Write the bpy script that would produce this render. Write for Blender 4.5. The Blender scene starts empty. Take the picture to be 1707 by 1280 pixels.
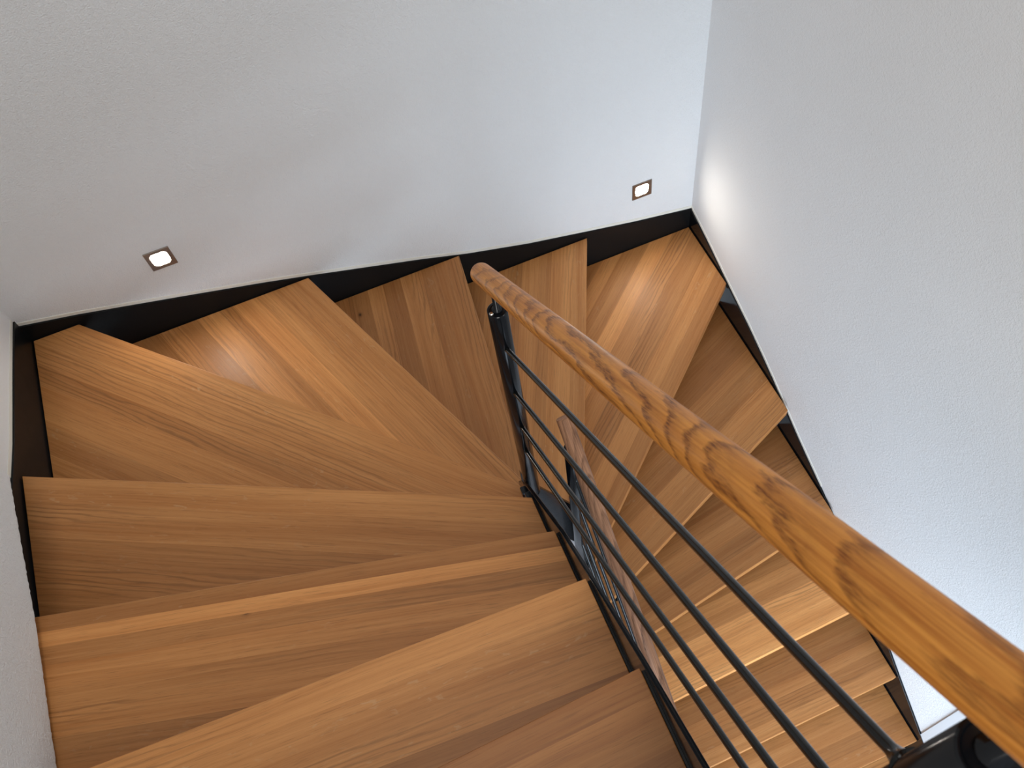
import bpy, bmesh, math, random
from mathutils import Vector, Matrix
random.seed(7)
ZO = 4.427            # height of the camera above the lower floor
RISE = 0.185
Z0 = -1.652 + ZO      # top of the highest tread in view
COL = bpy.context.scene.collection

# ------------------------------------------------------------------ helpers
def link(name, bm, mat, parent=None, smooth=False, bevel=0.0, seg=2, label=None):
    me = bpy.data.meshes.new(name)
    bmesh.ops.recalc_face_normals(bm, faces=bm.faces[:])
    bm.to_mesh(me); bm.free()
    o = bpy.data.objects.new(name, me); COL.objects.link(o)
    if mat: me.materials.append(mat)
    if smooth:
        for p in me.polygons: p.use_smooth = True
    if bevel > 0:
        b = o.modifiers.new('bevel', 'BEVEL'); b.width = bevel; b.segments = seg
        b.limit_method = 'ANGLE'; b.angle_limit = math.radians(35)
        for p in me.polygons: p.use_smooth = True
        w = o.modifiers.new('wn', 'WEIGHTED_NORMAL'); w.keep_sharp = True
    if parent: o.parent = parent
    if label: o['label'] = label
    return o

def thing(name, label, cat, loc=(0, 0, 0), group=None):
    o = bpy.data.objects.new(name, None); COL.objects.link(o)
    o.location = loc; o.empty_display_size = .1
    o['label'] = label; o['category'] = cat
    if group: o['group'] = group
    return o

def place(o, M, parent=None):
    """put object o at world matrix M under parent (parents carry no rotation)"""
    if parent:
        o.matrix_local = Matrix.Translation(-parent.location) @ M
    else:
        o.matrix_world = M

def box(bm, x0, x1, y0, y1, z0, z1):
    vs = [bm.verts.new(p) for p in ((x0,y0,z0),(x1,y0,z0),(x1,y1,z0),(x0,y1,z0),(x0,y0,z1),(x1,y0,z1),(x1,y1,z1),(x0,y1,z1))]
    for f in ((0,1,2,3),(4,5,6,7),(0,1,5,4),(1,2,6,5),(2,3,7,6),(3,0,4,7)):
        bm.faces.new([vs[i] for i in f])

def prism(bm, pts, vec):
    """extrude a planar polygon (3D points) along vec"""
    a = [bm.verts.new(p) for p in pts]
    b = [bm.verts.new(Vector(p) + Vector(vec)) for p in pts]
    bm.faces.new(a); bm.faces.new(b[::-1])
    n = len(pts)
    for i in range(n):
        bm.faces.new((a[i], a[(i+1) % n], b[(i+1) % n], b[i]))

def lathe_x(bm, prof, seg=40):
    """revolve profile [(x, r)] around the X axis"""
    rings = []
    for x, r in prof:
        if r < 1e-6: rings.append([bm.verts.new((x, 0, 0))])
        else: rings.append([bm.verts.new((x, r*math.cos(2*math.pi*i/seg), r*math.sin(2*math.pi*i/seg))) for i in range(seg)])
    for A, B in zip(rings, rings[1:]):
        for i in range(seg):
            j = (i+1) % seg
            if len(A) == 1 and len(B) == 1: continue
            if len(A) == 1: bm.faces.new((A[0], B[i], B[j]))
            elif len(B) == 1: bm.faces.new((A[i], A[j], B[0]))
            else: bm.faces.new((A[i], A[j], B[j], B[i]))
    if len(rings[0]) > 1: bm.faces.new(rings[0])
    if len(rings[-1]) > 1: bm.faces.new(rings[-1])

def along(a, b, up=(0, 0, 1)):
    """matrix with origin a and X axis towards b"""
    a = Vector(a); b = Vector(b); x = (b-a).normalized()
    y = Vector(up).cross(x).normalized(); z = x.cross(y)
    M = Matrix((x, y, z)).transposed().to_4x4(); M.translation = a
    return M

# ------------------------------------------------------------------ materials
def new_mat(name):
    m = bpy.data.materials.new(name); m.use_nodes = True
    nt = m.node_tree; b = nt.nodes['Principled BSDF']
    return m, nt, b

def N(nt, t, **kw):
    n = nt.nodes.new(t)
    for k, v in kw.items():
        if k.startswith('i_'):
            key = k[2:]
            n.inputs[int(key) if key.isdigit() else key.replace('_', ' ')].default_value = v
        else: setattr(n, k, v)
    return n

def math_n(nt, op, a, b=None, c=None, clamp=False):
    n = nt.nodes.new('ShaderNodeMath'); n.operation = op; n.use_clamp = clamp
    for i, v in enumerate((a, b, c)):
        if v is None: continue
        if isinstance(v, (int, float)): n.inputs[i].default_value = v
        else: nt.links.new(v, n.inputs[i])
    return n.outputs[0]

def mixc(nt, fac, a, b, mode='MIX'):
    n = nt.nodes.new('ShaderNodeMix'); n.data_type = 'RGBA'; n.blend_type = mode
    for sock, v in ((n.inputs[0], fac), (n.inputs[6], a), (n.inputs[7], b)):
        if isinstance(v, (int, float)): sock.default_value = v
        elif isinstance(v, tuple): sock.default_value = (*v, 1)
        else: nt.links.new(v, sock)
    return n.outputs[2]

def ramp(nt, v, pts):
    r = nt.nodes.new('ShaderNodeValToRGB'); nt.links.new(v, r.inputs[0])
    el = r.color_ramp.elements
    while len(el) < len(pts): el.new(.5)
    for e, (p, c) in zip(el, pts):
        e.position = p; e.color = (c, c, c, 1) if isinstance(c, (int, float)) else (*c, 1)
    return r.outputs[0]

def scaled(nt, vec, s, off=None):
    m = N(nt, 'ShaderNodeMapping'); m.inputs['Scale'].default_value = s
    nt.links.new(vec, m.inputs[0])
    if off is not None: nt.links.new(off, m.inputs['Location'])
    return m.outputs[0]

def noise(nt, vec, scale, detail=3, rough=.55, dist=0):
    n = N(nt, 'ShaderNodeTexNoise'); n.inputs['Scale'].default_value = scale
    n.inputs['Detail'].default_value = detail; n.inputs['Roughness'].default_value = rough
    n.inputs['Distortion'].default_value = dist
    nt.links.new(vec, n.inputs['Vector']); return n.outputs['Fac']

def tread_wood(name):
    m, nt, b = new_mat(name); L = nt.links
    tc = N(nt, 'ShaderNodeTexCoord').outputs['Object']
    at = N(nt, 'ShaderNodeAttribute', attribute_name='stave').outputs['Fac']   # random per stave
    tone = N(nt, 'ShaderNodeAttribute', attribute_name='tone').outputs['Fac']
    off = N(nt, 'ShaderNodeCombineXYZ')
    L.new(math_n(nt, 'MULTIPLY', at, 31.0), off.inputs[0]); L.new(math_n(nt, 'MULTIPLY', at, 17.3), off.inputs[1]); L.new(math_n(nt, 'MULTIPLY', at, 7.7), off.inputs[2])
    add = N(nt, 'ShaderNodeVectorMath', operation='ADD'); L.new(tc, add.inputs[0]); L.new(off.outputs[0], add.inputs[1])
    P = add.outputs[0]
    # slow drift of the grain across the board
    w = noise(nt, scaled(nt, P, (1.6, 5, 5)), 1.0, 2)
    wv = N(nt, 'ShaderNodeCombineXYZ'); L.new(math_n(nt, 'MULTIPLY', math_n(nt, 'SUBTRACT', w, .5), .022), wv.inputs[1])
    ad2 = N(nt, 'ShaderNodeVectorMath', operation='ADD'); L.new(P, ad2.inputs[0]); L.new(wv.outputs[0], ad2.inputs[1]); Q = ad2.outputs[0]
    broad = noise(nt, scaled(nt, Q, (1.1, 22, 10)), 1.0, 3)
    lines = noise(nt, scaled(nt, Q, (2.0, 170, 60)), 1.0, 4, .65)
    pores = noise(nt, scaled(nt, Q, (16, 520, 200)), 1.0, 2, .6)
    # cathedral figure: nested long ellipses
    wave = N(nt, 'ShaderNodeTexWave', wave_type='RINGS', rings_direction='Z', wave_profile='SIN')
    wave.inputs['Scale'].default_value = 13; wave.inputs['Distortion'].default_value = 7
    wave.inputs['Detail'].default_value = 3; wave.inputs['Detail Scale'].default_value = 1.4
    L.new(scaled(nt, Q, (.22, 1.7, 1)), wave.inputs['Vector'])
    cath = ramp(nt, wave.outputs['Fac'], [(0, 0), (.18, .6), (.4, 1), (1, 1)])
    fac = math_n(nt, 'ADD', math_n(nt, 'MULTIPLY', broad, .55), math_n(nt, 'MULTIPLY', lines, .45))
    fac = ramp(nt, fac, [(.33, 0), (.5, .5), (.66, 1)])
    col = mixc(nt, fac, (.415, .158, .042), (.60, .275, .090))
    mask = ramp(nt, noise(nt, scaled(nt, P, (.7, 6, 4)), 1, 1), [(.50, 0), (.68, 1)])
    cf = math_n(nt, 'MULTIPLY', math_n(nt, 'SUBTRACT', 1.0, cath), math_n(nt, 'ADD', math_n(nt, 'MULTIPLY', mask, .50), .0))
    col = mixc(nt, cf, col, (.17, .07, .025))
    pf = ramp(nt, pores, [(.30, .35), (.43, 0), (1, 0)])
    col = mixc(nt, pf, col, (.14, .058, .022))
    # pale ray flecks
    fl = noise(nt, scaled(nt, P, (30, 75, 60)), 1, 2, .5, .8)
    flm = ramp(nt, noise(nt, scaled(nt, P, (1.2, 9, 5)), 1.0, 1), [(.52, 0), (.68, 1)])
    col = mixc(nt, math_n(nt, 'MULTIPLY', ramp(nt, fl, [(.62, 0), (.70, .45)]), flm), col, (.56, .33, .16))
    # small dark knots
    vo = N(nt, 'ShaderNodeTexVoronoi', feature='F1'); vo.inputs['Scale'].default_value = 5.5
    vo.inputs['Randomness'].default_value = 1
    L.new(scaled(nt, P, (.75, 1, .2)), vo.inputs['Vector'])
    kd = ramp(nt, vo.outputs['Distance'], [(0, 1), (.016, 1), (.034, .35), (.07, 0)])
    sp = N(nt, 'ShaderNodeSeparateColor'); L.new(vo.outputs['Color'], sp.inputs[0])
    gate = math_n(nt, 'GREATER_THAN', sp.outputs[0], .60)
    col = mixc(nt, math_n(nt, 'MULTIPLY', math_n(nt, 'MULTIPLY', kd, gate), .85), col, (.05, .02, .008))
    # tone of each glued stave
    tcx = mixc(nt, tone, (.36, .30, .26), (1.52, 1.60, 1.68))
    col = mixc(nt, 1.0, col, tcx, 'MULTIPLY')
    L.new(col, b.inputs['Base Color'])
    rr = math_n(nt, 'ADD', math_n(nt, 'MULTIPLY', lines, .18), .33)
    L.new(rr, b.inputs['Roughness']); b.inputs['Specular IOR Level'].default_value = .34
    bp = N(nt, 'ShaderNodeBump'); bp.inputs['Strength'].default_value = .22; bp.inputs['Distance'].default_value = .0006
    L.new(math_n(nt, 'ADD', math_n(nt, 'MULTIPLY', pores, .6), lines), bp.inputs['Height'])
    L.new(bp.outputs[0], b.inputs['Normal'])
    return m

def rail_wood(name, light, dark, deep, k=1.0, seedoff=(0, 0, 0)):
    m, nt, b = new_mat(name); L = nt.links
    tc = N(nt, 'ShaderNodeTexCoord').outputs['Object']
    mp = N(nt, 'ShaderNodeMapping'); mp.inputs['Location'].default_value = seedoff
    L.new(tc, mp.inputs[0]); P = mp.outputs[0]
    w = N(nt, 'ShaderNodeTexNoise'); w.inputs['Scale'].default_value = 1; w.inputs['Detail'].default_value = 4; w.inputs['Roughness'].default_value = .62
    L.new(scaled(nt, P, (7, 30, 30)), w.inputs['Vector'])
    # growth rings: board cut slightly off axis so the ring lines close into long flames
    sx = N(nt, 'ShaderNodeSeparateXYZ'); L.new(P, sx.inputs[0])
    y = sx.outputs[1]; z = sx.outputs[2]; x = sx.outputs[0]
    r = math_n(nt, 'SQRT', math_n(nt, 'ADD', math_n(nt, 'POWER', math_n(nt, 'ADD', y, .004), 2), math_n(nt, 'POWER', math_n(nt, 'MULTIPLY', math_n(nt, 'ADD', z, .012), .8), 2)))
    r = math_n(nt, 'ADD', r, math_n(nt, 'MULTIPLY', x, .055))
    r = math_n(nt, 'ADD', r, math_n(nt, 'MULTIPLY', math_n(nt, 'SUBTRACT', w.outputs['Fac'], .5), .012*k))
    slow = noise(nt, scaled(nt, P, (2.4, 12, 12)), 1, 1)
    r = math_n(nt, 'ADD', r, math_n(nt, 'MULTIPLY', slow, .03))
    fr = math_n(nt, 'FRACT', math_n(nt, 'MULTIPLY', r, 210.0*.9))
    ring = ramp(nt, fr, [(0, .10), (.14, .0), (.30, .58), (.60, .88), (.88, 1), (1, .25)])
    sub = ramp(nt, noise(nt, scaled(nt, P, (1.5, 9, 9)), 1, 1), [(.35, .6), (.6, 1)])
    lines = noise(nt, scaled(nt, P, (5, 260, 260)), 1, 3, .6)
    col = mixc(nt, ramp(nt, lines, [(.35, 0), (.65, 1)]), dark, light)
    broad = ramp(nt, noise(nt, scaled(nt, P, (2.5, 30, 30)), 1, 2), [(.35, 0), (.65, 1)])
    col = mixc(nt, math_n(nt, 'MULTIPLY', broad, .35), col, light)
    pores = noise(nt, scaled(nt, P, (55, 900, 900)), 1, 2, .6)
    rf = math_n(nt, 'MULTIPLY', math_n(nt, 'SUBTRACT', 1.0, ring), sub)
    pf = math_n(nt, 'MULTIPLY', rf, ramp(nt, pores, [(.35, 1), (.6, .4)]))
    col = mixc(nt, pf, col, deep)
    L.new(col, b.inputs['Base Color'])
    b.inputs['Roughness'].default_value = .42; b.inputs['Specular IOR Level'].default_value = .22
    bp = N(nt, 'ShaderNodeBump'); bp.inputs['Strength'].default_value = .25; bp.inputs['Distance'].default_value = .0004
    L.new(math_n(nt, 'ADD', ring, lines), bp.inputs['Height']); L.new(bp.outputs[0], b.inputs['Normal'])
    return m

def plaster(name, col, s=1.0, strength=.45, dist=.0016):
    m, nt, b = new_mat(name); L = nt.links
    tc = N(nt, 'ShaderNodeTexCoord').outputs['Object']
    a = noise(nt, tc, 330*s, 3, .6); c = noise(nt, tc, 120*s, 2, .5)
    mot = noise(nt, tc, 3.0, 2)
    L.new(mixc(nt, mot, tuple(x*.97 for x in col), tuple(min(1, x*1.02) for x in col)), b.inputs['Base Color'])
    b.inputs['Roughness'].default_value = .85; b.inputs['Specular IOR Level'].default_value = .25
    bp = N(nt, 'ShaderNodeBump'); bp.inputs['Strength'].default_value = strength; bp.inputs['Distance'].default_value = dist
    L.new(math_n(nt, 'ADD', a, math_n(nt, 'MULTIPLY', c, .6)), bp.inputs['Height']); L.new(bp.outputs[0], b.inputs['Normal'])
    return m

def painted(name, col, rough, metallic=0, spec=.5, bump=0.0, coat=0.0):
    m, nt, b = new_mat(name)
    b.inputs['Base Color'].default_value = (*col, 1); b.inputs['Roughness'].default_value = rough
    b.inputs['Metallic'].default_value = metallic; b.inputs['Specular IOR Level'].default_value = spec
    b.inputs['Coat Weight'].default_value = coat
    tc = N(nt, 'ShaderNodeTexCoord').outputs['Object']
    r = noise(nt, tc, 25, 3)
    nt.links.new(math_n(nt, 'ADD', math_n(nt, 'MULTIPLY', r, .10), rough-.05), b.inputs['Roughness'])
    if bump:
        bp = N(nt, 'ShaderNodeBump'); bp.inputs['Strength'].default_value = bump; bp.inputs['Distance'].default_value = .0006
        nt.links.new(noise(nt, tc, 420, 2), bp.inputs['Height']); nt.links.new(bp.outputs[0], b.inputs['Normal'])
    return m

M_TREAD = tread_wood('oiled_oak_staves')
M_RAIL = rail_wood('oiled_oak_rail', (.70, .290, .052), (.44, .140, .020), (.12, .028, .004), 1.0, (0, 0, 0))
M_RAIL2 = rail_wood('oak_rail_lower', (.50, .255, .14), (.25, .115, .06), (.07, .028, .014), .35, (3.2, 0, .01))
M_WALL = plaster('white_fine_plaster', (.82, .828, .83), .85, .9, .0018)
M_WALLB = plaster('white_grained_plaster', (.82, .828, .83), .75, 1.0, .0038)
M_WALL2 = plaster('white_coarse_plaster', (.85, .86, .86), .72, 1.0, .0048)
M_CAULK = painted('cream_sealant', (.80, .78, .70), .6)
M_STEEL = painted('black_satin_steel', (.008, .0085, .009), .3, 0, .12)
M_GLOSS = painted('black_gloss_steel', (.005, .006, .008), .14, 0, .28, .08, .05)
M_ROD = painted('dark_rod_steel', (.006, .0065, .006), .15, 0, .28, 0.0, .05)
M_BOLT = painted('bright_steel', (.75, .73, .68), .2, 1.0)
M_FRAME = painted('brushed_nickel', (.33, .30, .27), .33, 1.0)
M_FLOOR = painted('pale_floor_tile', (.70, .72, .74), .35)
M_JAMB = painted('painted_corner_board', (.66, .68, .70), .5)
M_LENS, nt, b = new_mat('glowing_lens')
b.inputs['Base Color'].default_value = (1, 1, 1, 1)
b.inputs['Emission Color'].default_value = (1.0, .92, .82, 1); b.inputs['Emission Strength'].default_value = 185
M_REFL = painted('lamp_reflector', (.62, .57, .52), .35, .6)

# ------------------------------------------------------------------ the shell of the stairwell
XL, XR, YB = -1.097, 1.389, 2.246
TOP = ZO + 1.1
def struct(name, bm, m, bevel=0.0):
    o = link(name, bm, m, bevel=bevel); o['kind'] = 'structure'; return o
LAMPS = [(-.583, -2.2507+ZO), (1.1534, -2.7973+ZO)]     # centres on the back wall
LH = .036                                               # half of the recess behind each lamp
# back wall with two square recesses for the lamps
bm = bmesh.new()
T = .12
xs = sorted([-1.6, XR+T] + [v for x, z in LAMPS for v in (x-LH, x+LH)])
zs = sorted([0, TOP] + [v for x, z in LAMPS for v in (z-LH, z+LH)])
for i in range(len(xs)-1):
    for j in range(len(zs)-1):
        cx, cz = (xs[i]+xs[i+1])/2, (zs[j]+zs[j+1])/2
        hole = any(abs(cx-x) < LH and abs(cz-z) < LH for x, z in LAMPS)
        y0 = YB + (.045 if hole else 0)
        v = [bm.verts.new(p) for p in ((xs[i], y0, zs[j]), (xs[i+1], y0, zs[j]), (xs[i+1], y0, zs[j+1]), (xs[i], y0, zs[j+1]))]
        bm.faces.new(v)
        if hole:
            for a, c in ((0, 1), (1, 2), (2, 3), (3, 0)):
                p, q = v[a].co, v[c].co
                bm.faces.new([bm.verts.new(t) for t in ((p.x, YB, p.z), (q.x, YB, q.z), (q.x, y0, q.z), (p.x, y0, p.z))])
v = [bm.verts.new(p) for p in ((-1.6, YB+T, 0), (XR+T, YB+T, 0), (XR+T, YB+T, TOP), (-1.6, YB+T, TOP))]; bm.faces.new(v)
bmesh.ops.remove_doubles(bm, verts=bm.verts, dist=1e-5)
struct('wall_back', bm, M_WALLB)
bm = bmesh.new(); box(bm, XR, XR+T, .15, YB, 0, TOP); struct('wall_right', bm, M_WALL)
bm = bmesh.new(); box(bm, -1.6, XL, -1.2, YB, 0, TOP); struct('wall_left', bm, M_WALL)
# thicker, rougher wall face that starts just above the third tread and ends before the corner
def block_bottom(y):
    pts = [(-1.2, -2.014), (.7, -2.014), (.95, -2.003), (1.08, -1.996), (1.226, -1.979), (1.435, -1.957)]
    for (a, za), (b, zb) in zip(pts, pts[1:]):
        if y <= b: return za+(zb-za)*(y-a)/(b-a)
    return pts[-1][1]
bm = bmesh.new(); ys = [1.435]
while ys[-1] > -1.2: ys.append(ys[-1]-random.uniform(.004, .013))
prev = None
for y in ys:
    zb = block_bottom(y)+ZO + random.uniform(-.0022, .0018)
    ring = [bm.verts.new(p) for p in ((-.991, y, TOP), (-.991, y, zb+.01), (-.9915, y, zb+.002), (-.9935, y, zb), (XL-.02, y, zb), (XL-.02, y, TOP))]
    if prev:
        for i in range(6):
            j = (i+1) % 6; bm.faces.new((prev[i], prev[j], ring[j], ring[i]))
    else: bm.faces.new(ring)
    prev = ring
bm.faces.new(prev)
struct('wall_left_upper', bm, M_WALL2)
bm = bmesh.new(); box(bm, -3.0, 4.0, -4.0, YB+.1, -.1, 0); struct('floor', bm, M_FLOOR)
bm = bmesh.new(); box(bm, -1.09, .18, -1.2, .09, -1.467-.25+ZO, -1.467+ZO); struct('floor_upper', bm, M_TREAD)
bm = bmesh.new(); box(bm, .181, XR+T, -4.0, -.26, -1.467-.26+ZO, -1.467+ZO); box(bm, -3.0, .18, -4.0, -1.201, -1.467-.26+ZO, -1.467+ZO); struct('ceiling_lower', bm, M_WALL)
bm = bmesh.new(); box(bm, XR-.006, XR+T+.01, .112, .15, .0, TOP); struct('trim_1', bm, M_JAMB, .002)

# top edge lines of the wall stringers (measured heights above the lower floor)
BACK = [(-1.10, -2.312), (-.913, -2.358), (-.60, -2.449), (-.327, -2.53), (-.162, -2.583), (.228, -2.714), (.413, -2.782), (.658, -2.857), (.916, -2.921), (1.131, -2.973), (XR, -3.026)]
RIGHT = [(YB, -3.026), (2.093, -3.073), (1.90, -3.143), (1.71, -3.206), (1.60, -3.250), (1.49, -3.298), (1.383, -3.350), (1.27, -3.404), (1.158, -3.452), (1.07, -3.487), (.78, -3.612), (.518, -3.750), (.362, -3.861), (.152, -4.000), (-.05, -4.13)]
LEFT = [(YB, -2.290), (1.95, -2.237), (1.71, -2.196), (1.58, -2.166), (1.2, -2.075), (.9, -2.03), (.6, -1.80), (.3, -1.58), (.1, -1.46)]

def strip_polygon(line, lo, hi, f):
    up = [f(s, z+hi+ZO) for s, z in line]; dn = [f(s, z+lo+ZO) for s, z in line]
    return up + dn[::-1]
def band(bm, line, lo, hi, f, vec):
    pts_u = [f(s, z+hi+ZO) for s, z in line]; pts_d = [f(s, z+lo+ZO) for s, z in line]
    vec = Vector(vec)
    A = [bm.verts.new(p) for p in pts_u]; B = [bm.verts.new(p) for p in pts_d]
    C = [bm.verts.new(Vector(p)+vec) for p in pts_u]; D = [bm.verts.new(Vector(p)+vec) for p in pts_d]
    n = len(line)
    for i in range(n-1):
        bm.faces.new((A[i], A[i+1], B[i+1], B[i])); bm.faces.new((C[i], D[i], D[i+1], C[i+1]))
        bm.faces.new((A[i], C[i], C[i+1], A[i+1])); bm.faces.new((B[i], B[i+1], D[i+1], D[i]))
    bm.faces.new((A[0], B[0], D[0], C[0])); bm.faces.new((A[-1], C[-1], D[-1], B[-1]))

# cream sealant line where the plaster meets the steel
for i, (line, f, vec) in enumerate(((BACK, lambda s, z: (s, YB, z), (0, -.0025, 0)), (RIGHT[:10], lambda s, z: (XR, s, z), (-.0025, 0, 0)), (LEFT[:4], lambda s, z: (XL, s, z), (.0025, 0, 0)))):
    bm = bmesh.new(); band(bm, line, .0, .014, f, vec); struct('trim_%d' % (i+2), bm, M_CAULK)

# ------------------------------------------------------------------ staircase
stair = thing('staircase', 'oak and black steel winding staircase turning along the white walls', 'staircase', (.2, 1.1, 0))
SL = Vector(stair.location)
def part(name, bm, m, parent, **k):
    """mesh built in world coordinates, parented to an unrotated thing"""
    o = link(name, bm, m, parent, **k)
    o.matrix_local = Matrix.Translation(-parent.location)
    return o
H = .27
ST = .008
for nm, line, f, vec in (('back', BACK, lambda s, z: (s, YB-.0005, z), (0, -ST, 0)), ('right', RIGHT, lambda s, z: (XR-.0005, s, z), (-ST, 0, 0)), ('left', LEFT[:7], lambda s, z: (XL+.0005, s, z), (ST, 0, 0))):
    bm = bmesh.new(); band(bm, line, -H, 0, f, vec)
    part('stringer', bm, M_GLOSS if nm == 'right' else M_STEEL, stair, bevel=.0012, label='black steel wall stringer')
# inner stringer of the upper flight
IN1 = [(-.3, -1.23), (.0, -1.432), (.134, -1.512), (.35, -1.650), (.50, -1.765), (.62, -1.862), (.747, -1.972), (.83, -2.066), (.93, -2.180), (1.01, -2.275), (1.045, -2.322), (1.056, -2.345)]
bm = bmesh.new(); band(bm, IN1, -.26, 0, lambda s, z: (.2035, s, z), (.010, 0, 0))
part('stringer', bm, M_GLOSS, stair, bevel=.001, label='black steel inner stringer')
# short stringer around the eye
TURN = [(.2140, -2.40), (.24, -2.50), (.303, -2.650), (.354, -2.770), (.388, -2.86)]
bm = bmesh.new(); band(bm, TURN, -.34, 0, lambda s, z: (s, 1.121, z), (0, .010, 0))
part('stringer', bm, M_GLOSS, stair, bevel=.001, label='black steel inner stringer')
bm = bmesh.new(); band(bm, [(1.056, -2.345), (1.10, -2.42), (1.120, -2.45)], -.26, -.0, lambda s, z: (.2035, s, z), (.010, 0, 0))
part('stringer', bm, M_GLOSS, stair, label='black steel inner stringer')
IN2 = [(1.120, -2.90), (1.04, -3.10), (.93, -3.29), (.79, -3.475), (.585, -3.665), (.35, -3.85), (.13, -4.035), (-.05, -4.17)]
bm = bmesh.new(); band(bm, IN2, -.24, 0, lambda s, z: (.379, s, z), (.010, 0, 0))
part('stringer', bm, M_GLOSS, stair, bevel=.001, label='black steel inner stringer')

# nosing lines in plan: (outer end, inner end)
XO, XI1, XI2, YO, YI = XL+.0125, .198, .396, YB-.0125, 1.139
XP = -.996     # outer tread ends beside the thick part of the left wall
def ext(p, q, **k):
    """point on line pq at given x or y"""
    (x0, y0), (x1, y1) = p, q
    if 'x' in k: t = (k['x']-x0)/(x1-x0)
    else: t = (k['y']-y0)/(y1-y0)
    return (x0+t*(x1-x0), y0+t*(y1-y0))
def nose(p, q, o, i): return (ext(p, q, **o), ext(p, q, **i))
NOS = [
 nose((-.181, .322), (.196, .338), dict(x=XP), dict(x=XI1)),            # 0
 nose((-.842, .622), (.200, .581), dict(x=XP), dict(x=XI1)),            # 1
 nose((-.998, 1.072), (.199, .773), dict(x=-1.05), dict(x=XI1)),        # 2
 nose((-1.093, 1.606), (.196, .953), dict(x=XO), dict(x=XI1)),          # 3
 nose((-.932, 2.235), (.202, 1.076), dict(y=YO), dict(x=XI1)),          # 4
 nose((-.18, 2.236), (.231, 1.168), dict(y=YO), dict(y=YI)),            # 5
 nose((.373, 2.221), (.255, 1.200), dict(y=YO), dict(y=YI)),            # 6
 nose((.904, 2.232), (.484, 1.322), dict(y=YO), dict(y=YI)),            # 7
 nose((1.362, 1.888), (.498, 1.130), dict(x=XR-.0125), dict(x=XI2)),    # 8
 nose((1.361, 1.350), (.533, .991), dict(x=XR-.0125), dict(x=XI2)),     # 9
 nose((1.137, .917), (.523, .813), dict(x=XR-.0125), dict(x=XI2)),      # 10
 nose((1.318, .627), (.532, .592), dict(x=XR-.0125), dict(x=XI2)),      # 11
 nose((1.379, .362), (.779, .350), dict(x=XR-.0125), dict(x=XI2)),      # 12
 ((XR-.0125, .135), (XI2, .128)),                                       # 13
 ((XR-.0125, -.10), (XI2, -.105)),                                      # 14
]
LAND = ((XP, .075), (XI1, .09))
def shift(n, side, d):
    """nosing line moved by d towards the higher steps"""
    (a, b) = n; a = Vector(a); b = Vector(b); t = (b-a).normalized()
    nrm = Vector((t.y, -t.x))*d*side
    return (tuple(a+nrm), tuple(b+nrm))
def poly(k):
    o, i = NOS[k]; prev = LAND if k == 0 else NOS[k-1]
    po, pi = shift(prev, 1, .035)
    if k in (0, 1): return [o, i, ext(po, pi, x=XI1), ext(po, pi, x=XP)]
    if k == 2: return [o, i, ext(po, pi, x=XI1), ext(po, pi, x=-1.05)]
    if k == 3: return [o, i, ext(po, pi, x=XI1), ext(po, pi, x=XO)]
    if k == 4: return [o, i, ext(po, pi, x=XI1), ext(po, pi, x=XO), (XO, YO)]
    if k == 5: return [o, i, (XI1, YI), ext(po, pi, x=XI1), ext(po, pi, y=YO)]
    if k == 6: return [o, i, (ext(po, pi, y=YI)[0], YI), ext(po, pi, y=YO)]
    if k == 7: return [o, i, (ext(po, pi, y=YI)[0], YI), ext(po, pi, y=YO)]
    if k == 8: return [o, i, (XI2, YI), (ext(po, pi, y=YI)[0], YI), ext(po, pi, y=YO), (XR-.0125, YO)]
    return [o, i, ext(po, pi, x=XI2), ext(po, pi, x=XR-.0125)]

# widths (m) and tones (0 dark .. 1 light) of the glued staves, counted from the nosing
STAVES = {
 0: [(.050, .30), (.09, .42), (.07, .30), (.1, .5)],
 1: [(.060, .70), (.085, .62), (.055, .66), (.10, .34), (.06, .55), (.1, .5)],
 2: [(.040, .36), (.036, .84), (.045, .46), (.055, .64), (.050, .54), (.06, .62), (.06, .34), (.1, .4)],
 3: [(.075, .56), (.10, .50), (.08, .40), (.10, .46), (.1, .36)],
 4: [(.080, .64), (.10, .58), (.060, .48), (.11, .58), (.08, .44), (.10, .54), (.1, .4)],
 5: [(.070, .54), (.060, .62), (.055, .72), (.080, .92), (.05, .66), (.075, .82), (.06, .46), (.07, .6), (.06, .36), (.1, .5)],
 6: [(.10, .36), (.055, .30), (.085, .42), (.07, .26), (.06, .46), (.08, .30), (.06, .44), (.1, .3)],
 7: [(.055, .54), (.085, .66), (.045, .50), (.07, .58), (.06, .40), (.08, .52), (.07, .34), (.1, .4)],
 8: [(.060, .48), (.075, .62), (.085, .44), (.080, .58), (.070, .84), (.085, .54), (.06, .70), (.07, .40), (.1, .5)],
 9: [(.075, .52), (.07, .62), (.09, .42), (.06, .52), (.1, .36)],
 10: [(.07, .46), (.06, .34), (.07, .50), (.06, .40), (.1, .3)],
 11: [(.10, 1.0), (.07, .95), (.05, .60), (.05, .70), (.09, .5)],  # front staves paler: patch of daylight on this tread painted into the tones
 12: [(.055, .50), (.06, .36), (.05, .44), (.06, .26), (.1, .34)],
 13: [(.06, .36), (.06, .28), (.07, .42), (.09, .42)],
}
TH = .040
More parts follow.
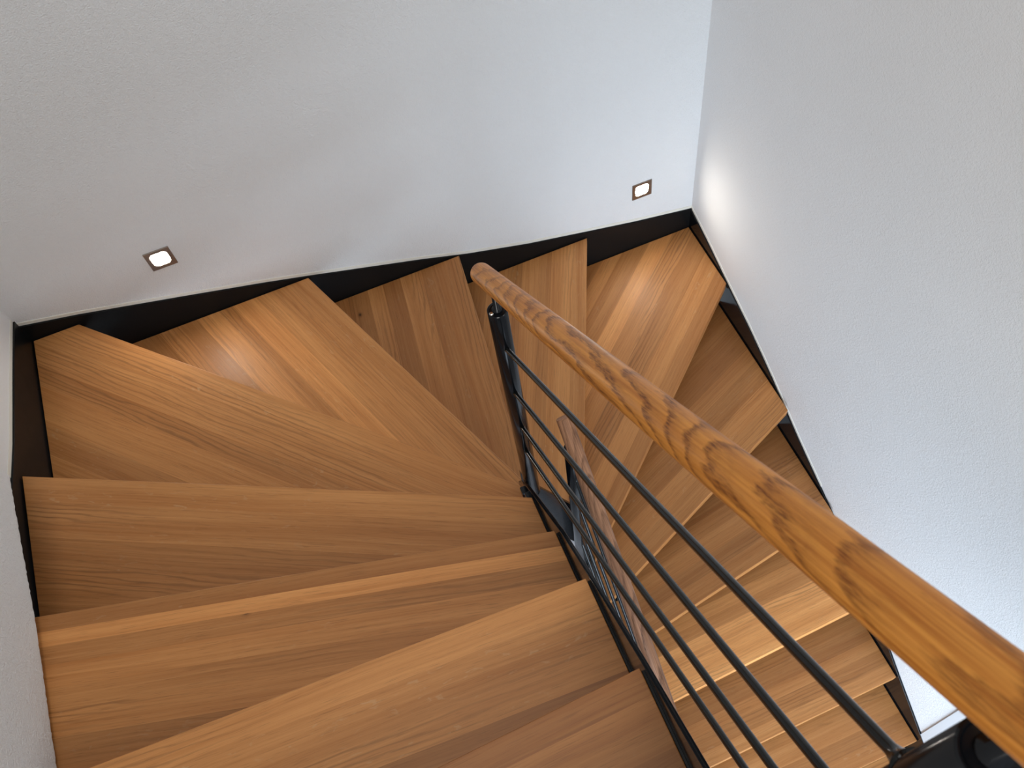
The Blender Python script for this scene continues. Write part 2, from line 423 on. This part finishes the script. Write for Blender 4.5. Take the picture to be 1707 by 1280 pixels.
for k in range(15):
    zt = Z0 - k*RISE
    pts = [Vector((p[0], p[1])) for p in poly(k)]
    a, b2 = Vector((*NOS[k][0], zt)), Vector((*NOS[k][1], zt))
    M = along(a, b2)                       # X along nosing; Y sideways
    Mi = M.inverted()
    bm = bmesh.new()
    prism(bm, [Mi @ Vector((p.x, p.y, zt)) for p in pts], (0, 0, -TH))
    # sign of the inward direction
    c = Mi @ Vector((sum(p.x for p in pts)/len(pts), sum(p.y for p in pts)/len(pts), zt))
    s = 1 if c.y > 0 else -1
    st = STAVES.get(k, [(.09, .45)]*5); d = 0; edges = []
    rk = random.Random(100+k)
    for w, t in st[:-1]:
        d += w; edges.append(d)
    for d in edges:
        bmesh.ops.bisect_plane(bm, geom=bm.verts[:]+bm.edges[:]+bm.faces[:], plane_co=(0, s*d, 0), plane_no=(0, 1, 0), dist=1e-6)
    la = bm.faces.layers.float.new('stave'); lb = bm.faces.layers.float.new('tone')
    vals = [(rk.random(), t) for w, t in st]
    for f in bm.faces:
        yc = s*f.calc_center_median().y
        i = sum(1 for e in edges if yc > e)
        f[la], f[lb] = vals[i]
    o = link('tread', bm, M_TREAD, stair, bevel=.0022, label='oak tread glued from staves')
    place(o, M, stair)

# small steel tab that closes the inner stringer beside the corner tread tips
for y0, y1, z0, z1 in ((1.012, 1.034, -2.338, -2.302), (.948, .980, -2.262, -2.226)):
    bm = bmesh.new(); box(bm, .187, .2035, y0, y1, z0+ZO, z1+ZO)
    part('fixing_tab', bm, M_GLOSS, stair, bevel=.0015, label='small black fixing tab')
# angle ledges that carry the tread ends on the inner stringers
for k in list(range(4)) + list(range(9, 14)):
    zt = Z0-k*RISE
    if k <= 3: hi, lo, x0, x1, xa, xb = NOS[k][1][1]-.006, (LAND if k == 0 else NOS[k-1])[1][1]-.034, .150, .2032, .1990, .2032
    else: lo, hi, x0, x1, xa, xb = NOS[k][1][1]+.006, NOS[k-1][1][1]+.03, .3892, .44, .3892, .3952
    bm = bmesh.new(); box(bm, x0, x1, lo, hi, zt-TH-.005, zt-TH-.0005); box(bm, xa, xb, lo, hi, zt-TH-.001, zt-.004)
    part('ledge', bm, M_STEEL, stair, label='black steel ledge under a tread')

# ------------------------------------------------------------------ railings
def hemi_profile(x0, x1, r, round_start=True):
    p = []
    if round_start:
        n = 12
        for i in range(n+1):
            t = i/n*math.pi/2
            p.append((x0 + r*.95*(1-math.cos(t)), r*math.sin(t)))
    else:
        p += [(x0, 0), (x0, r-.003), (x0+.0012, r-.0008), (x0+.004, r)]
    n = 24
    s = p[-1][0]
    for i in range(1, n): p.append((s+(x1-.004-s)*i/n, r))
    p += [(x1-.004, r), (x1, r-.004), (x1, 0)]
    return p

def railing(name, label, xc, hr_a, hr_b, mat, posts, rods, rr, D, round_start, rod_mat):
    root = thing(name, label, 'railing', (xc, posts[0][0], posts[0][1]+ZO))
    a = Vector((xc, hr_a[0], hr_a[1]+ZO)); b_ = Vector((xc, hr_b[0], hr_b[1]+ZO))
    L_ = (b_-a).length
    bm = bmesh.new(); lathe_x(bm, hemi_profile(0, L_, D/2, round_start), 48)
    o = link('handrail', bm, mat, root, smooth=True, label='round oiled oak handrail'); place(o, along(a, b_), root)
    for (py, zb, zt) in posts:
        bm = bmesh.new(); r = .0212; h = zt-zb
        lathe_x(bm, [(0, 0), (0, r-.001), (.001, r), (h-.0015, r), (h, r-.0015), (h, r-.003), (h-.0012, r-.0045), (h-.0012, 0)], 48)
        o = link('post', bm, M_GLOSS, root, smooth=True, bevel=0.0)
        o.data.polygons.foreach_set('use_smooth', [abs(p.normal.x) < .5 for p in o.data.polygons])
        MP = along((xc, py, zb+ZO), (xc, py, zt+ZO), up=(0, 1, 0)); place(o, MP, root); post = o
        # stem between post and handrail, with a bright screw head at its foot
        t = (py-hr_a[0])/(hr_b[0]-hr_a[0]); zr = hr_a[1]+t*(hr_b[1]-hr_a[1])
        bm = bmesh.new(); hh = zr-zt-.004
        lathe_x(bm, [(0, 0), (0, .011), (.004, .011), (.005, .0065), (hh, .0065), (hh, 0)], 20)
        o2 = link('bracket', bm, M_GLOSS, post, smooth=True); o2.matrix_local = MP.inverted() @ along((xc, py, zt-.001+ZO), (xc, py, zr+ZO), up=(0, 1, 0))
        if py < .5 and D > .045: continue
        bm = bmesh.new(); lathe_x(bm, [(0, 0), (0, .0045), (.004, .0045), (.0055, .003), (.0055, 0)], 16)
        o3 = link('screw', bm, M_BOLT, post, label='bright screw head')
        o3.matrix_local = MP.inverted() @ along((xc-.0145, py-.006, zt-.0015+ZO), (xc-.0145, py-.006, zt+ZO+.01), up=(0, 1, 0))
    ys = (posts[0][0], posts[-1][0])
    for sl, ic in rods:
        bm = bmesh.new()
        A = Vector((xc, ys[0], ic+sl*ys[0]+ZO)); B = Vector((xc, ys[1], ic+sl*ys[1]+ZO))
        u = (B-A).normalized(); A = A+u*.0185; B = B-u*.0185
        ln = (B-A).length
        # fillet weld rings at both ends
        lathe_x(bm, [(0, 0), (0, rr+.0035), (.003, rr+.0018), (.007, rr), (ln-.020, rr), (ln-.012, rr+.0018), (ln-.006, rr+.0048), (ln, rr+.0105), (ln+.001, 0)], 24)
        o = link('rod', bm, rod_mat, root, smooth=True); place(o, along(A, B), root)
    return root

S1 = .872
railing('stair_railing', 'oak handrail on black posts and four dark rods in the foreground', .232,
        (1.178, -.505-S1*1.178), (-.22, -.505+S1*.22), M_RAIL,
        [(1.080, -2.46, -1.542), (-.0015, -1.60, -.579)],
        [(-.893, -.720), (-.882, -.921), (-.868, -1.107), (-.852, -1.263)], .0056, .0462, True, M_ROD)
S2 = -.92
c2 = -2.177+S2*-1*0
def z2(y): return -2.177 + .92*(y-1.076)
railing('stair_railing', 'lower railing with darker oak handrail, seen through the foreground rods', .357,
        (1.105, z2(1.105)), (-.12, z2(-.12)), M_RAIL2,
        [(1.066, -3.35, -2.262), (-.02, -4.35, z2(-.02)-.075)],
        [(.92, -2.177-.92*1.076-o_) for o_ in (.24, .42, .60, .76)], .0056, .043, False, M_ROD)

# ------------------------------------------------------------------ recessed wall lights
def rsq(h, r, n=6):
    pts = []
    for cx, cz, a0 in ((h-r, h-r, 0), (-h+r, h-r, 90), (-h+r, -h+r, 180), (h-r, -h+r, 270)):
        for i in range(n+1):
            a = math.radians(a0+90*i/n); pts.append((cx+r*math.cos(a), cz+r*math.sin(a)))
    return pts
LBL = ['square recessed wall light above the widest corner tread on the left',
       'square recessed wall light close to the right corner of the stairwell']
for (lx, lz), lab in zip(LAMPS, LBL):
    t = thing('recessed_wall_light', lab, 'wall light', (lx, YB, lz), 'recessed lights low on the back wall')
    bm = bmesh.new()
    # square cover plate with a sunken rounded mouth, as nested loops
    loops = [(rsq(.042, .0012), .002), (rsq(.042, .0012), -.0028), (rsq(.0412, .0012), -.0036), (rsq(.0290, .0135), -.0036), (rsq(.0275, .014), -.0015), (rsq(.0245, .0145), .009)]
    prev = None
    for pts, y in loops:
        ring = [bm.verts.new((px, y, pz)) for px, pz in pts]
        if prev:
            for i in range(len(ring)):
                j = (i+1) % len(ring); bm.faces.new((prev[i], prev[j], ring[j], ring[i]))
        prev = ring
    link('frame', bm, M_FRAME, t, label='brushed nickel square frame')
    bm = bmesh.new(); f = rsq(.0250, .0148)
    bm.faces.new([bm.verts.new((px, .0088, pz)) for px, pz in f])
    bmesh.ops.extrude_face_region(bm, geom=bm.faces[:])
    vs = bm.verts[:][len(f):]
    for v in vs: v.co.y = .0035; v.co.x *= .93; v.co.z *= .93
    link('lens', bm, M_LENS, t, label='glowing white lens')

# ------------------------------------------------------------------ light
def area(name, loc, target, size, power, col):
    ld = bpy.data.lights.new(name, 'AREA'); ld.energy = power; ld.shape = 'RECTANGLE'
    ld.size, ld.size_y = size; ld.color = col
    o = bpy.data.objects.new(name, ld); COL.objects.link(o); o.location = loc
    o.rotation_euler = (Vector(target)-Vector(loc)).to_track_quat('-Z', 'Y').to_euler()
    return o
area('daylight_upper_window', (-1.45, -2.5, ZO+1.0), (.9, 1.4, ZO-1.8), (2.8, 1.8), 100, (1.0, .975, .935))
area('fill_overhead', (-.2, .7, ZO+2.6), (.2, .9, 0), (1.6, 1.6), 26, (1.0, .99, .975))  # added soft overhead fill, not an actual roof opening
area('daylight_lower_window', (.3, -1.7, 1.25), (1.3, .4, .45), (1.8, 1.5), 56, (.70, .84, 1.0)).data.spread = math.radians(110)
area('fill_right', (2.6, -1.3, ZO+.6), (-1.0, .6, ZO-1.2), (1.4, 1.6), 15, (1.0, .985, .96))  # added fill from the right, brightens the thick left wall face
w = bpy.data.worlds.new('world'); bpy.context.scene.world = w; w.use_nodes = True
nt = w.node_tree; bg = nt.nodes['Background']
tc = nt.nodes.new('ShaderNodeTexCoord'); sx = nt.nodes.new('ShaderNodeSeparateXYZ'); nt.links.new(tc.outputs['Generated'], sx.inputs[0])
r = nt.nodes.new('ShaderNodeValToRGB'); nt.links.new(sx.outputs['Z'], r.inputs[0])
r.color_ramp.elements[0].position = 0; r.color_ramp.elements[0].color = (.72, .77, .85, 1)
r.color_ramp.elements[1].position = .6; r.color_ramp.elements[1].color = (.88, .87, .85, 1)
nt.links.new(r.outputs[0], bg.inputs[0]); bg.inputs[1].default_value = .49

# ------------------------------------------------------------------ camera
a, b_, c = -0.2120379709275203, 0.5392920010440636, -0.19592704049420234
R = (Matrix.Rotation(a, 3, 'Z') @ Matrix.Rotation(b_, 3, 'X') @ Matrix.Rotation(c, 3, 'Z')).to_4x4()
cam = bpy.data.cameras.new('camera'); co = bpy.data.objects.new('camera', cam); COL.objects.link(co)
co.matrix_world = Matrix.Translation((0, 0, ZO)) @ R
cam.sensor_fit = 'HORIZONTAL'; cam.sensor_width = 36; cam.lens = 1535.16/1707*36; cam.clip_start = .02; cam.clip_end = 50
cam.dof.use_dof = True; cam.dof.focus_distance = 2.3; cam.dof.aperture_fstop = 16.0
sc = bpy.context.scene; sc.camera = co
sc.view_settings.view_transform = 'Standard'; sc.view_settings.look = 'None'
sc.view_settings.exposure = 0.0; sc.view_settings.gamma = 1.0
sc.view_settings.use_curve_mapping = False
